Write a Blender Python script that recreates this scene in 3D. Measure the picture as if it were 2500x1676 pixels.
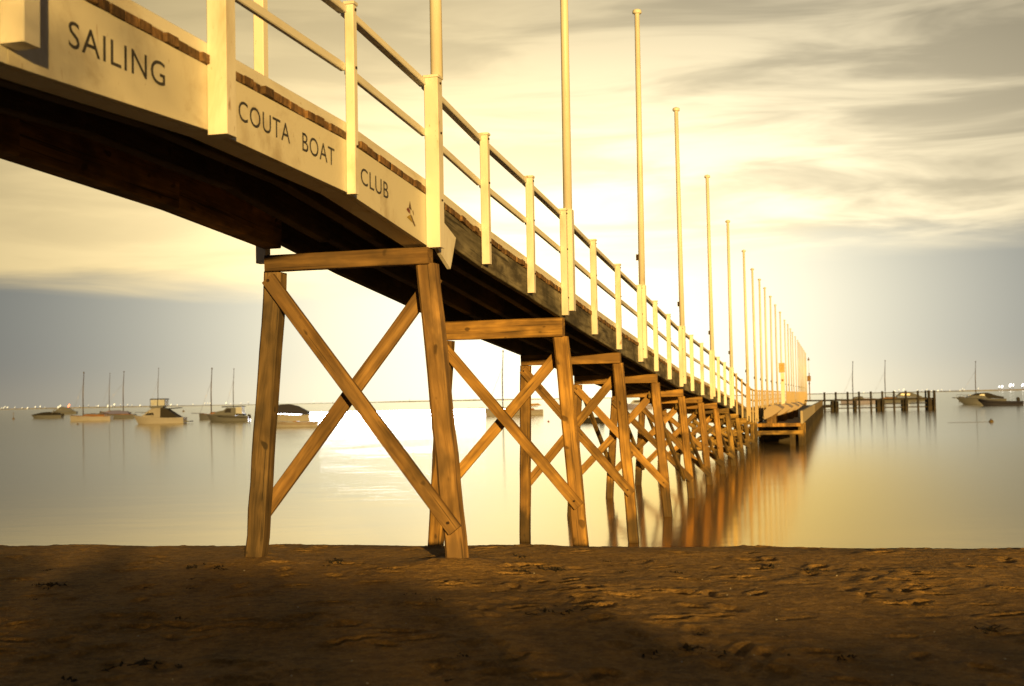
import bpy, bmesh, math, random
import numpy as np
from mathutils import Vector, Matrix

random.seed(7); RNG = np.random.default_rng(11)
for o in list(bpy.data.objects): bpy.data.objects.remove(o)
scene = bpy.context.scene
COL = scene.collection
R = math.radians

# ------------------------------------------------------------------ camera
FPX, PW, PH = 3200.0, 2500.0, 1676.0            # focal length in photo pixels
CAMZ = 2.61                                      # metres above the water
PITCH, ROLL = R(2.443), R(-1.08)
cam_d = bpy.data.cameras.new('camera'); cam = bpy.data.objects.new('camera', cam_d); COL.objects.link(cam)
CAMR = Matrix.Rotation(R(90) + PITCH, 3, 'X') @ Matrix.Rotation(ROLL, 3, 'Z')
cam.matrix_world = Matrix.Translation((0, 0, CAMZ)) @ CAMR.to_4x4()
cam_d.sensor_width = 36.0; cam_d.lens = FPX / PW * 36.0
cam_d.clip_start = 0.1; cam_d.clip_end = 12000
scene.camera = cam
cam_d.dof.use_dof = True; cam_d.dof.focus_distance = 17.0; cam_d.dof.aperture_fstop = 2.4

# ------------------------------------------------------------------ light
SUN_EL, SUN_AZ = R(5.6), R(12.0)                 # low lamp light from behind the viewer, a little to the right
sun_d = bpy.data.lights.new('sun', 'SUN'); sun = bpy.data.objects.new('sun', sun_d); COL.objects.link(sun)
to_sun = Vector((math.sin(SUN_AZ) * math.cos(SUN_EL), -math.cos(SUN_AZ) * math.cos(SUN_EL), math.sin(SUN_EL)))
sun.rotation_euler = to_sun.to_track_quat('Z', 'Y').to_euler()
sun_d.energy = 5.0; sun_d.angle = R(1.0); sun_d.color = (1.0, 0.60, 0.155)

# ------------------------------------------------------------------ sky
world = bpy.data.worlds.new('World'); scene.world = world; world.use_nodes = True
nt = world.node_tree; nt.nodes.clear()
class G:
    """tiny expression builder for shader nodes"""
    def __init__(s, nt): s.nt = nt
    def n(s, t, **k):
        x = s.nt.nodes.new(t)
        for a, b in k.items(): setattr(x, a, b)
        return x
    def put(s, sock, v):
        if hasattr(v, 'is_linked') or isinstance(v, bpy.types.NodeSocket): s.nt.links.new(v, sock)
        else:
            try: sock.default_value = v
            except Exception: sock.default_value = (*v, 1.0)
    def m(s, op, a, b=0.0, c=0.0, clamp=False):
        x = s.n('ShaderNodeMath', operation=op); x.use_clamp = clamp
        for i, v in enumerate((a, b, c)): s.put(x.inputs[i], v)
        return x.outputs[0]
    def rng(s, v, a, b, c=0.0, d=1.0, smooth=True):
        x = s.n('ShaderNodeMapRange'); x.interpolation_type = 'SMOOTHSTEP' if smooth else 'LINEAR'
        for i, q in enumerate((v, a, b, c, d)): s.put(x.inputs[i], q)
        return x.outputs[0]
    def gauss(s, v, mu, sig):
        t = s.m('DIVIDE', s.m('SUBTRACT', v, mu), sig)
        return s.m('EXPONENT', s.m('MULTIPLY', s.m('MULTIPLY', t, t), -1.0))
    def mix(s, f, a, b, mode='MIX'):
        x = s.n('ShaderNodeMix', data_type='RGBA', blend_type=mode)
        s.put(x.inputs[0], f); s.put(x.inputs[6], a); s.put(x.inputs[7], b)
        return x.outputs[2]
    def comb(s, x, y, z):
        c = s.n('ShaderNodeCombineXYZ')
        for i, v in enumerate((x, y, z)): s.put(c.inputs[i], v)
        return c.outputs[0]
    def noise(s, vec, scale=1.0, detail=4.0, rough=0.55, dist=0.0):
        x = s.n('ShaderNodeTexNoise'); s.put(x.inputs['Vector'], vec)
        x.inputs['Scale'].default_value = scale; x.inputs['Detail'].default_value = detail
        x.inputs['Roughness'].default_value = rough; x.inputs['Distortion'].default_value = dist
        return x.outputs[0]
    def scale(s, col, f):
        x = s.n('ShaderNodeVectorMath', operation='SCALE'); s.put(x.inputs[0], col); s.put(x.inputs['Scale'], f)
        return x.outputs[0]
    def add(s, a, b):
        x = s.n('ShaderNodeVectorMath', operation='ADD'); s.put(x.inputs[0], a); s.put(x.inputs[1], b)
        return x.outputs[0]
g = G(nt)
tc = g.n('ShaderNodeTexCoord'); sp = g.n('ShaderNodeSeparateXYZ'); nt.links.new(tc.outputs['Generated'], sp.inputs[0])
DEG = 180 / math.pi
az = g.m('MULTIPLY', g.m('ARCTAN2', sp.outputs[0], sp.outputs[1]), DEG)
el = g.m('MULTIPLY', g.m('ARCSINE', sp.outputs[2]), DEG)
ela = g.m('ABSOLUTE', el)
# town glow low over the bay
core = g.m('MULTIPLY', g.gauss(az, 2.2, 13.0), g.gauss(ela, 3.5, 9.0))
wide = g.m('MULTIPLY', g.gauss(az, 3.0, 20.0), g.gauss(ela, 3.0, 11.0))
low = g.add(g.scale((1.0, 0.84, 0.46), g.m('MULTIPLY', core, 1.02)), g.scale((0.88, 0.93, 0.92), g.m('MULTIPLY', wide, 0.44)))
low = g.add(low, (0.055, 0.056, 0.055))
hz = g.m('MULTIPLY', g.gauss(ela, 0.0, 1.3), g.rng(wide, 0.0, 1.0, 0.3, 1.0))
low = g.add(low, g.scale((0.30, 0.21, 0.07), g.m('MULTIPLY', hz, 0.55)))
# streaky cloud deck above
sv = g.comb(g.m('MULTIPLY', az, 0.075), g.m('MULTIPLY', el, 0.55), 0.0)
sv2 = g.comb(g.m('MULTIPLY', az, 0.028), g.m('MULTIPLY', el, 0.16), 3.7)
n1 = g.noise(sv, 1.0, 5.0, 0.55, 0.6)
n2 = g.noise(sv2, 1.0, 3.0, 0.5, 0.3)
edge = g.m('ADD', el, g.m('MULTIPLY', g.m('SUBTRACT', n2, 0.5), 3.2))
edge = g.m('ADD', edge, g.m('MULTIPLY', g.m('SUBTRACT', n1, 0.5), 2.6))
edge = g.m('SUBTRACT', edge, g.rng(az, 4.0, 17.0, 0.0, 1.5))
mask = g.rng(edge, 4.4, 6.2)
cfall = g.m('MULTIPLY', g.m('MULTIPLY', g.gauss(az, 3.0, 29.0), g.gauss(g.m('MAXIMUM', el, 7.0), 7.0, 12.5)), 1.16)
ccore = g.m('MULTIPLY', g.gauss(az, 1.5, 12.0), g.gauss(el, 6.0, 5.5))
warm = g.rng(az, -18.0, 16.0)
ccol = g.mix(warm, (1.0, 0.76, 0.36), (0.90, 0.76, 0.49))
cloud = g.add(g.scale(ccol, cfall), g.scale((0.85, 0.73, 0.46), g.m('MULTIPLY', ccore, 0.85)))
streak = g.rng(n1, 0.35, 0.63, 0.58, 1.06)
sk2 = g.m('ADD', 1.0, g.m('MULTIPLY', g.m('SUBTRACT', streak, 1.0), g.rng(az, -14.0, 18.0, 0.35, 1.0)))
cloud = g.scale(cloud, sk2)
cloud = g.add(cloud, (0.028, 0.025, 0.020))
skycol = g.mix(mask, low, cloud)
sky_tex = g.n('ShaderNodeTexSky'); sky_tex.sky_type = 'NISHITA'; sky_tex.sun_disc = False
sky_tex.sun_elevation = SUN_EL; sky_tex.sun_rotation = math.pi - SUN_AZ
bg1 = g.n('ShaderNodeBackground'); nt.links.new(skycol, bg1.inputs[0]); bg1.inputs[1].default_value = 1.0
bg2 = g.n('ShaderNodeBackground'); nt.links.new(sky_tex.outputs[0], bg2.inputs[0]); bg2.inputs[1].default_value = 0.004
addn = g.n('ShaderNodeAddShader'); nt.links.new(bg1.outputs[0], addn.inputs[0]); nt.links.new(bg2.outputs[0], addn.inputs[1])
wo = g.n('ShaderNodeOutputWorld'); nt.links.new(addn.outputs[0], wo.inputs[0])

vs = scene.view_settings
vs.view_transform = 'Standard'; vs.look = 'None'; vs.exposure = 0.28; vs.gamma = 1.0; vs.use_curve_mapping = False

# ------------------------------------------------------------------ measuring: photo pixel -> place
def ray(px, py):
    v = Vector(((px - PW / 2) / FPX, -(py - PH / 2) / FPX, -1.0))
    return CAMR @ v
def on_water(px, py, z=0.0):
    d = ray(px, py); k = (z - CAMZ) / d.z
    return Vector((0, 0, CAMZ)) + d * k
def at_depth(px, py, D):
    d = ray(px, py); return Vector((0, 0, CAMZ)) + d * (D / d.y)

# ------------------------------------------------------------------ materials
def mat_new(name):
    m = bpy.data.materials.new(name); m.use_nodes = True
    t = m.node_tree; b = t.nodes['Principled BSDF']
    return m, G(t), b
def bump(gg, b, h, strength=0.3, dist=0.02):
    x = gg.n('ShaderNodeBump'); x.inputs['Strength'].default_value = strength; x.inputs['Distance'].default_value = dist
    gg.put(x.inputs['Height'], h); gg.nt.links.new(x.outputs[0], b.inputs['Normal'])
def objvec(gg, s):
    t = gg.n('ShaderNodeTexCoord'); mp = gg.n('ShaderNodeMapping'); mp.inputs['Scale'].default_value = s
    gg.nt.links.new(t.outputs['Object'], mp.inputs['Vector'])
    oi = gg.n('ShaderNodeObjectInfo')
    return gg.add(mp.outputs[0], gg.comb(gg.m('MULTIPLY', oi.outputs['Random'], 37.0), gg.m('MULTIPLY', oi.outputs['Random'], 11.0), gg.m('MULTIPLY', oi.outputs['Random'], 23.0))), oi.outputs['Random']
def geopos(gg, s=(1, 1, 1)):
    t = gg.n('ShaderNodeNewGeometry'); mp = gg.n('ShaderNodeMapping'); mp.inputs['Scale'].default_value = s
    gg.nt.links.new(t.outputs['Position'], mp.inputs['Vector']); return mp.outputs[0]

def wood(name, c0, c1, c2, rough=0.8, grain=(14, 14, 0.9), bs=0.5, blot=2.2):
    """timber: grain along local Z, knots and blotches, each piece its own shade"""
    m, q, b = mat_new(name)
    v, rnd = objvec(q, grain); v2, _ = objvec(q, (blot, blot, blot * 0.45))
    a = q.noise(v, 1.0, 6, 0.62, 0.5); c = q.noise(v2, 1.0, 4, 0.6, 0.2)
    col = q.mix(q.rng(a, 0.33, 0.68), c0, c1)
    col = q.mix(q.rng(c, 0.44, 0.66, 0, 0.88), col, c2)
    v3, _ = objvec(q, (grain[0] * 3.2, grain[1] * 3.2, grain[2] * 0.8)); ck = q.noise(v3, 1.0, 2, 0.5, 0.3)
    col = q.mix(q.rng(ck, 0.62, 0.70, 0, 0.85), col, tuple(x_ * 0.25 for x_ in c0))
    v4, _ = objvec(q, (7, 7, 5)); kn = q.noise(v4, 1.0, 1, 0.4)
    col = q.mix(q.rng(kn, 0.70, 0.76, 0, 0.8), col, tuple(x_ * 0.3 for x_ in c0))
    gz_ = q.n('ShaderNodeSeparateXYZ'); q.nt.links.new(geopos(q), gz_.inputs[0])
    v5, _ = objvec(q, (1.1, 1.1, 0.9)); big = q.noise(v5, 1.0, 3, 0.6, 0.3)
    col = q.scale(col, q.rng(big, 0.32, 0.66, 0.42, 1.32))
    tide = q.rng(q.m('ADD', gz_.outputs[2], q.m('MULTIPLY', c, -0.7)), 0.30, 0.02, 0, 0.8)
    col = q.mix(tide, col, (0.035, 0.026, 0.014))
    sc = q.m('ADD', 0.66, q.m('MULTIPLY', rnd, 0.62))
    q.put(b.inputs['Base Color'], q.scale(col, sc))
    b.inputs['Roughness'].default_value = rough
    bump(q, b, q.m('ADD', a, q.m('MULTIPLY', c, 0.6)), bs, 0.015)
    return m
def paint(name, c, dirt, rough=0.5, amount=0.5, sc=2.0, streak=0.35, bs=0.12):
    """painted timber or steel with grime, chips and drip marks"""
    m, q, b = mat_new(name)
    v, rnd = objvec(q, (sc, sc, sc * streak)); v2, _ = objvec(q, (26, 26, 10))
    a = q.noise(v, 1.0, 5, 0.65, 0.4); f = q.noise(v2, 1.0, 3, 0.6)
    col = q.mix(q.rng(a, 0.48, 0.76, 0, amount), c, dirt)
    col = q.mix(q.rng(f, 0.68, 0.76, 0, amount), col, dirt)
    v3, _ = objvec(q, (sc * 4.5, sc * 4.5, sc * 1.2)); ru = q.noise(v3, 1.0, 4, 0.6, 0.5)
    col = q.mix(q.rng(ru, 0.66, 0.78, 0, amount * 1.3), col, tuple(x_ * y_ for x_, y_ in zip(dirt, (0.75, 0.5, 0.3))))
    q.put(b.inputs['Base Color'], q.scale(col, q.m('ADD', 0.90, q.m('MULTIPLY', rnd, 0.14))))
    b.inputs['Roughness'].default_value = rough
    bump(q, b, q.m('ADD', f, a), bs, 0.006)
    return m
def plain(name, c, rough=0.6, metal=0.0, var=0.15, sc=6.0):
    m, q, b = mat_new(name)
    v, rnd = objvec(q, (sc, sc, sc)); a = q.noise(v, 1.0, 3, 0.6)
    q.put(b.inputs['Base Color'], q.scale(c, q.rng(a, 0.25, 0.75, 1 - var, 1 + var)))
    b.inputs['Roughness'].default_value = rough; b.inputs['Metallic'].default_value = metal
    return m
def glow(name, c, s):
    m = bpy.data.materials.new(name); m.use_nodes = True; t = m.node_tree; t.nodes.clear()
    e = t.nodes.new('ShaderNodeEmission'); e.inputs[0].default_value = (*c, 1); e.inputs[1].default_value = s
    o = t.nodes.new('ShaderNodeOutputMaterial'); t.links.new(e.outputs[0], o.inputs[0]); return m

M = {}
M['timber'] = wood('trestle timber', (0.22, 0.115, 0.028), (0.50, 0.285, 0.07), (0.17, 0.095, 0.03))
M['timber_old'] = wood('old timber', (0.16, 0.088, 0.03), (0.38, 0.225, 0.08), (0.11, 0.068, 0.03), grain=(11, 11, 0.8), bs=0.8)
M['timber_grey'] = wood('grey weathered timber', (0.10, 0.065, 0.03), (0.27, 0.175, 0.08), (0.07, 0.05, 0.03), grain=(11, 11, 0.8), bs=0.9)
M['pile'] = wood('sea pile timber', (0.14, 0.085, 0.022), (0.40, 0.25, 0.065), (0.05, 0.032, 0.016), blot=1.6)
M['fascia'] = wood('weathered fascia timber', (0.10, 0.085, 0.06), (0.27, 0.24, 0.18), (0.05, 0.042, 0.032), grain=(9, 9, 1.2), bs=0.7, blot=4.0)
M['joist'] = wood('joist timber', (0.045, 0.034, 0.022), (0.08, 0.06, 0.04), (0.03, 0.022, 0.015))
M['plank'] = wood('deck plank timber', (0.20, 0.105, 0.045), (0.32, 0.19, 0.08), (0.055, 0.03, 0.016), grain=(20, 2.5, 20), bs=0.6, blot=6)
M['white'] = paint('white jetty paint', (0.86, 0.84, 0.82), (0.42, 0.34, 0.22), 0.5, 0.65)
M['board'] = paint('sign board paint', (0.78, 0.75, 0.68), (0.46, 0.38, 0.28), 0.55, 0.8, 1.6, 1.0)
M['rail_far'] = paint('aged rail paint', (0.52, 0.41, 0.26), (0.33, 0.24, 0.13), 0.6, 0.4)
M['pole'] = paint('flagpole paint', (0.86, 0.83, 0.78), (0.50, 0.40, 0.25), 0.4, 0.35, 1.2, 0.5)
M['letter'] = plain('black sign lettering', (0.05, 0.047, 0.05), 0.6, 0, 0.5, 14)
M['emb_red'] = plain('emblem red', (0.18, 0.035, 0.03), 0.6); M['emb_yel'] = plain('emblem yellow', (0.42, 0.30, 0.05), 0.6)
M['emb_brown'] = plain('emblem brown', (0.12, 0.07, 0.035), 0.6)
M['bolt'] = plain('rusty bolt', (0.05, 0.03, 0.02), 0.7, 0.6)
M['hull_cream'] = paint('cream hull gelcoat', (0.26, 0.26, 0.30), (0.18, 0.16, 0.15), 0.3, 0.4, 0.6, 1)
M['hull_white'] = paint('white hull gelcoat', (0.34, 0.37, 0.46), (0.22, 0.22, 0.24), 0.3, 0.4, 0.6, 1)
M['hull_grey'] = paint('grey hull gelcoat', (0.095, 0.105, 0.135), (0.065, 0.065, 0.075), 0.35, 0.4, 0.6, 1)
M['hull_lilac'] = paint('lilac hull gelcoat', (0.24, 0.24, 0.40), (0.18, 0.17, 0.26), 0.35, 0.4, 0.6, 1)
M['navy'] = plain('navy canvas', (0.012, 0.013, 0.035), 0.8); M['black'] = plain('black canvas', (0.009, 0.008, 0.009), 0.8)
M['antifoul'] = plain('dark boot stripe', (0.12, 0.05, 0.03), 0.6)
M['glass'] = plain('dark boat glass', (0.03, 0.03, 0.035), 0.1); M['mast'] = plain('varnished mast', (0.06, 0.045, 0.03), 0.4)
M['alu'] = plain('aluminium', (0.35, 0.33, 0.30), 0.35, 0.7); M['varnish'] = plain('varnished wood', (0.20, 0.10, 0.045), 0.35)
M['cover_lilac'] = plain('lilac boat cover', (0.13, 0.14, 0.32), 0.8); M['cover_tan'] = plain('tan sail cover', (0.30, 0.19, 0.10), 0.8)
M['rope'] = plain('rope', (0.12, 0.10, 0.07), 0.9); M['buoy'] = plain('weedy buoy', (0.12, 0.085, 0.03), 0.8, 0, 0.4)
M['buoy_red'] = plain('red buoy', (0.30, 0.03, 0.02), 0.5)
M['sign_yellow'] = paint('yellow sign paint', (0.60, 0.46, 0.20), (0.4, 0.3, 0.12), 0.5, 0.3)
M['sign_mark'] = plain('sign figure', (0.42, 0.22, 0.03), 0.6)
M['dark_wood'] = wood('dark timber', (0.012, 0.009, 0.008), (0.026, 0.019, 0.016), (0.008, 0.006, 0.006))
M['conc'] = paint('pale concrete', (0.46, 0.40, 0.31), (0.28, 0.22, 0.15), 0.8, 0.6, 0.8, 0.6, 0.3)
M['conc_dim'] = paint('dim concrete', (0.24, 0.19, 0.12), (0.12, 0.09, 0.055), 0.85, 0.6, 0.8, 0.6, 0.3)
M['dinghy'] = paint('upturned dinghy paint', (0.42, 0.33, 0.25), (0.26, 0.2, 0.15), 0.5, 0.5, 1.5, 1)
M['lamp'] = glow('warm shore lamp', (1.0, 0.80, 0.42), 1.7); M['lamp_white'] = glow('white shore lamp', (1.0, 0.93, 0.85), 6.0)
M['lamp_red'] = glow('red shore lamp', (1.0, 0.22, 0.08), 3.0); M['trail_glow'] = glow('white floodlight', (0.90, 0.90, 1.0), 26.0)
M['shore'] = plain('far hazy shore', (0.40, 0.40, 0.42), 0.95, 0, 0.2, 0.01)
M['weed'] = plain('dry seaweed', (0.030, 0.022, 0.013), 0.95, 0, 0.4); M['shell'] = plain('shell', (0.6, 0.55, 0.45), 0.5)
M['leaf'] = plain('scrub leaf', (0.05, 0.07, 0.03), 0.7, 0, 0.4); M['bark'] = plain('scrub bark', (0.10, 0.07, 0.05), 0.9)

# sand
m, q, b = mat_new('beach sand'); M['sand'] = m
p = geopos(q)
a = q.noise(p, 1.3, 5, 0.6, 0.3); c = q.noise(p, 9.0, 6, 0.65, 0.2); d = q.noise(p, 55.0, 4, 0.7); e = q.noise(p, 3.6, 5, 0.7, 0.8)
col = q.mix(q.rng(a, 0.3, 0.7), (0.38, 0.225, 0.065), (0.50, 0.30, 0.095))
col = q.mix(q.rng(c, 0.42, 0.62, 0, 0.65), col, (0.20, 0.115, 0.04))
col = q.mix(q.rng(e, 0.60, 0.72, 0, 0.70), col, (0.13, 0.085, 0.04))
d2 = q.noise(p, 26.0, 4, 0.7)
col = q.mix(q.rng(d2, 0.54, 0.68, 0, 0.6), col, (0.62, 0.43, 0.21))
col = q.mix(q.rng(d2, 0.44, 0.33, 0, 0.55), col, (0.15, 0.09, 0.035))
col = q.mix(q.rng(d, 0.44, 0.30, 0, 0.6), col, (0.14, 0.09, 0.04))
sx = q.n('ShaderNodeSeparateXYZ'); q.nt.links.new(p, sx.inputs[0])
wet = q.rng(q.m('ADD', sx.outputs[2], q.m('MULTIPLY', a, 0.12)), 0.42, 0.22)
q.put(b.inputs['Base Color'], q.mix(q.m('MULTIPLY', wet, 0.6), col, (0.14, 0.095, 0.05)))
q.put(b.inputs['Roughness'], q.rng(wet, 0, 1, 0.95, 0.45))
bump(q, b, q.m('ADD', q.m('MULTIPLY', c, 0.7), q.m('ADD', q.m('MULTIPLY', d2, 0.5), q.m('MULTIPLY', d, 0.3))), 0.75, 0.06)

# calm water
m, q, b = mat_new('bay water'); M['water'] = m
p = geopos(q, (0.35, 0.9, 1))
a = q.noise(p, 0.5, 3, 0.5); c = q.noise(p, 2.6, 3, 0.5, 0.4)
b.inputs['Base Color'].default_value = (0.22, 0.16, 0.075, 1); b.inputs['Roughness'].default_value = 0.7
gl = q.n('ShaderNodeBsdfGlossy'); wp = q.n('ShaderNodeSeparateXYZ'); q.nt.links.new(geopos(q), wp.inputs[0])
lamp_gold = q.m('MULTIPLY', q.rng(wp.outputs[1], 85.0, 24.0), q.m('MULTIPLY', q.rng(wp.outputs[0], -3.0, 5.0), q.rng(q.m('SUBTRACT', wp.outputs[0], q.m('MULTIPLY', wp.outputs[1], 0.28)), 4.0, -2.0, 0.35, 1.0)))
q.put(gl.inputs['Color'], q.mix(lamp_gold, (0.94, 0.91, 0.80), (1.0, 0.77, 0.33))); gl.inputs['Roughness'].default_value = 0.10  # golden lamplight right of the jetty is painted into the water tint
wk = q.gauss(q.m('DIVIDE', q.m('ADD', wp.outputs[0], q.m('MULTIPLY', wp.outputs[1], 0.105)), q.m('ADD', q.m('MULTIPLY', wp.outputs[1], 0.045), 0.6)), 0.0, 1.0)
wk = q.m('MULTIPLY', wk, q.rng(wp.outputs[1], 19.0, 30.0))
rv = q.n('ShaderNodeMapping'); rv.inputs['Rotation'].default_value = (0, 0, R(-35)); rv.inputs['Scale'].default_value = (0.5, 1.7, 1); q.nt.links.new(geopos(q), rv.inputs['Vector'])
rip = q.noise(rv.outputs[0], 0.75, 4, 0.6, 0.6)
patch = q.rng(q.noise(geopos(q, (0.10, 0.10, 1)), 1.0, 2, 0.5), 0.42, 0.58)
bp_ = q.n('ShaderNodeBump'); bp_.inputs['Strength'].default_value = 0.35; bp_.inputs['Distance'].default_value = 0.1
q.put(bp_.inputs['Height'], q.m('ADD', q.m('MULTIPLY', q.m('ADD', a, q.m('MULTIPLY', c, 0.25)), 0.14), q.m('MULTIPLY', q.m('MULTIPLY', rip, q.m('MULTIPLY', wk, patch)), 0.55)))
q.put(gl.inputs['Roughness'], q.rng(q.m('MULTIPLY', wk, patch), 0.0, 1.0, 0.105, 0.055)); q.nt.links.new(bp_.outputs[0], gl.inputs['Normal'])
fr = q.n('ShaderNodeFresnel'); fr.inputs['IOR'].default_value = 2.25
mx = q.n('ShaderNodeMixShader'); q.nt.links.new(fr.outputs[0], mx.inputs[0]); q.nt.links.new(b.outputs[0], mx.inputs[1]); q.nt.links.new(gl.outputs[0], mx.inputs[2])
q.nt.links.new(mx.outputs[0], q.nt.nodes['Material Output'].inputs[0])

# ------------------------------------------------------------------ object helpers
WM = {}                                                     # world matrix of each object made here
def tag(o, label=None, cat=None, group=None, kind=None):
    if label: o['label'] = label
    if cat: o['category'] = cat
    if group: o['group'] = group
    if kind: o['kind'] = kind
    return o
def place(o, mw, parent=None):
    COL.objects.link(o); WM[o] = mw.copy()
    if parent is not None:
        o.parent = parent; o.matrix_local = WM[parent].inverted() @ mw
    else: o.matrix_world = mw
    return o
def empty(name, loc, label=None, cat=None, group=None, rz=0.0):
    o = bpy.data.objects.new(name, None); o.empty_display_size = 0.2
    place(o, Matrix.Translation(loc) @ Matrix.Rotation(rz, 4, 'Z')); return tag(o, label, cat, group)
def mesh_data(name, verts, faces, mat, smooth=False):
    me = bpy.data.meshes.new(name); me.from_pydata([tuple(v) for v in verts], [], faces); me.update()
    bm = bmesh.new(); bm.from_mesh(me); bmesh.ops.recalc_face_normals(bm, faces=bm.faces); bm.to_mesh(me); bm.free()
    if smooth:
        for f in me.polygons: f.use_smooth = True
    me.materials.append(mat); return me
def mobj(name, me, mw=None, parent=None):
    return place(bpy.data.objects.new(name, me), mw if mw is not None else (WM[parent] if parent else Matrix()), parent)
def ringmesh(rings, closed=True, caps=True):
    """rings: list of equal-length point lists -> verts, faces"""
    n = len(rings[0]); V = [p for r in rings for p in r]; F = []
    for i in range(len(rings) - 1):
        for j in range(n if closed else n - 1):
            k = (j + 1) % n
            F.append((i * n + j, i * n + k, (i + 1) * n + k, (i + 1) * n + j))
    if caps and closed:
        F.append(tuple(range(n))[::-1]); F.append(tuple((len(rings) - 1) * n + j for j in range(n)))
    return V, F
def frame(p0, p1, side):
    p0, p1 = Vector(p0), Vector(p1); z = (p1 - p0).normalized(); s = Vector(side)
    x = (s - z * s.dot(z)).normalized(); y = z.cross(x)
    mw = Matrix((x, y, z)).transposed().to_4x4(); mw.translation = p0
    return mw, (p1 - p0).length
def octo(w, h, c):
    w, h = w / 2, h / 2
    return [(-w + c, -h), (w - c, -h), (w, -h + c), (w, h - c), (w - c, h), (-w + c, h), (-w, h - c), (-w, -h + c)]
def beam(name, parent, p0, p1, w, h, mat, side=(1, 0, 0), seg=1, wob=0.0, ch=0.008, taper=1.0):
    """squared timber from p0 to p1, chamfered arrises; w lies along `side`"""
    mw, L = frame(p0, p1, side); rings = []
    for i in range(seg + 1):
        t = i / seg; dx, dy = (random.uniform(-wob, wob), random.uniform(-wob, wob)); k = 1 + (taper - 1) * t; k *= 1 + random.uniform(-wob, wob) * 1.2
        rings.append([(x * k + dx, y * k + dy, L * t) for x, y in octo(w, h, ch)])
    V, F = ringmesh(rings); return mobj(name, mesh_data(name, V, F, mat), mw, parent)
def tube(name, parent, pts, radii, mat, n=10, smooth=True):
    """round bar through pts"""
    pts = [Vector(p) for p in pts]; o = pts[0]; rings = []
    if not hasattr(radii, '__len__'): radii = [radii] * len(pts)
    for i, p_ in enumerate(pts):
        d = (pts[min(i + 1, len(pts) - 1)] - pts[max(i - 1, 0)]).normalized()
        x = d.cross(Vector((0.13, 0.92, 0.37))).normalized(); y = d.cross(x)
        rings.append([(p_ - o) + (x * math.cos(a) + y * math.sin(a)) * radii[i] for a in [2 * math.pi * k / n for k in range(n)]])
    V, F = ringmesh(rings); me = mesh_data(name, V, F, mat, smooth)
    return mobj(name, me, Matrix.Translation(o), parent)
def slab(name, parent, poly, off, mat):
    """flat polygon of 3D points given a thickness vector"""
    poly = [Vector(v) for v in poly]; o = poly[0]; off = Vector(off)
    V, F = ringmesh([[v - o for v in poly], [v - o + off for v in poly]])
    return mobj(name, mesh_data(name, V, F, mat), Matrix.Translation(o), parent)

# ------------------------------------------------------------------ the setting
def vnoise(X, Y, s, seed):
    r = np.random.default_rng(seed); T = r.random((256, 256)); x, y = X / s + 1000, Y / s + 1000
    xi, yi = np.floor(x).astype(int), np.floor(y).astype(int); fx, fy = x - xi, y - yi
    fx, fy = fx * fx * (3 - 2 * fx), fy * fy * (3 - 2 * fy)
    t = lambda i, j: T[i % 256, j % 256]
    return (t(xi, yi) * (1 - fx) + t(xi + 1, yi) * fx) * (1 - fy) + (t(xi, yi + 1) * (1 - fx) + t(xi + 1, yi + 1) * fx) * fy - 0.5
def beach_z(X, Y):
    X, Y = np.asarray(X, float), np.asarray(Y, float)
    u = Y - (14.2 - 0.2 * np.clip(X, -14, 14))
    drop = np.where(u > 0, np.where(u < 4, 0.05 * u ** 2, 0.8 + (u - 4) * 0.36), 0.0)
    back = np.clip(-Y - 6, 0, 60) * 0.03
    return np.maximum(0.95 - drop + back, -2.6)
def grid_axis(parts):
    out = []
    for a, b_, st in parts: out += list(np.arange(a, b_, st))
    return np.array(out + [parts[-1][1]])
gx = grid_axis([(-90, -20, 7), (-20, -9, 0.8), (-9, 9, 0.028), (9, 20, 0.8), (20, 90, 7)])
gy = grid_axis([(-60, 0, 4), (0, 6, 0.5), (6, 17.6, 0.028), (17.6, 28, 0.3), (28, 60, 4)])
X, Y = np.meshgrid(gx, gy)
Z = beach_z(X, Y)
fade = 1 / (1 + np.exp((Y - 19) * 1.5))
smo = np.clip(0.45 + 1.6 * vnoise(X, Y, 1.7, 9) + 0.8 * vnoise(X, Y, 0.7, 10), 0.38, 1.0)
Z += fade * (0.050 * vnoise(X, Y, 2.6, 1) + 0.032 * vnoise(X, Y, 0.9, 2) + smo * (0.020 * vnoise(X, Y, 0.36, 3) + 0.013 * vnoise(X, Y, 0.16, 4) + 0.012 * vnoise(X, Y, 0.075, 5)) + 0.005 * (RNG.random(X.shape) - 0.5))
for fx_, fy_, fh_ in ((-0.60, 13.28, 0.085), (-2.98, 13.95, 0.03)):
    Z += fh_ * np.exp(-((X - fx_) ** 2 + (Y - fy_) ** 2) / 0.5 ** 2)
for k in range(420):                                         # footprints and scuffs
    fy_ = random.uniform(6.2, 17.5); fx_ = random.uniform(-0.46, 0.46) * fy_
    a_ = random.uniform(0, math.pi); l_, w_ = random.uniform(0.11, 0.17), random.uniform(0.045, 0.08); dp = random.uniform(0.008, 0.030)
    i0, i1 = np.searchsorted(gx, [fx_ - 0.55, fx_ + 0.55]); j0, j1 = np.searchsorted(gy, [fy_ - 0.55, fy_ + 0.55])
    dx, dy = X[j0:j1, i0:i1] - fx_, Y[j0:j1, i0:i1] - fy_
    uu, vv = dx * math.cos(a_) + dy * math.sin(a_), -dx * math.sin(a_) + dy * math.cos(a_)
    r2 = (uu / l_) ** 2 + (vv / w_) ** 2
    Z[j0:j1, i0:i1] += -dp * np.exp(-r2 ** 1.5) + 0.45 * dp * np.exp(-((np.sqrt(r2) - 1.45) / 0.38) ** 2)
ny, nx = X.shape
me = bpy.data.meshes.new('beach')
me.vertices.add(nx * ny); me.vertices.foreach_set('co', np.stack([X, Y, Z], -1).astype(np.float32).ravel())
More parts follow.
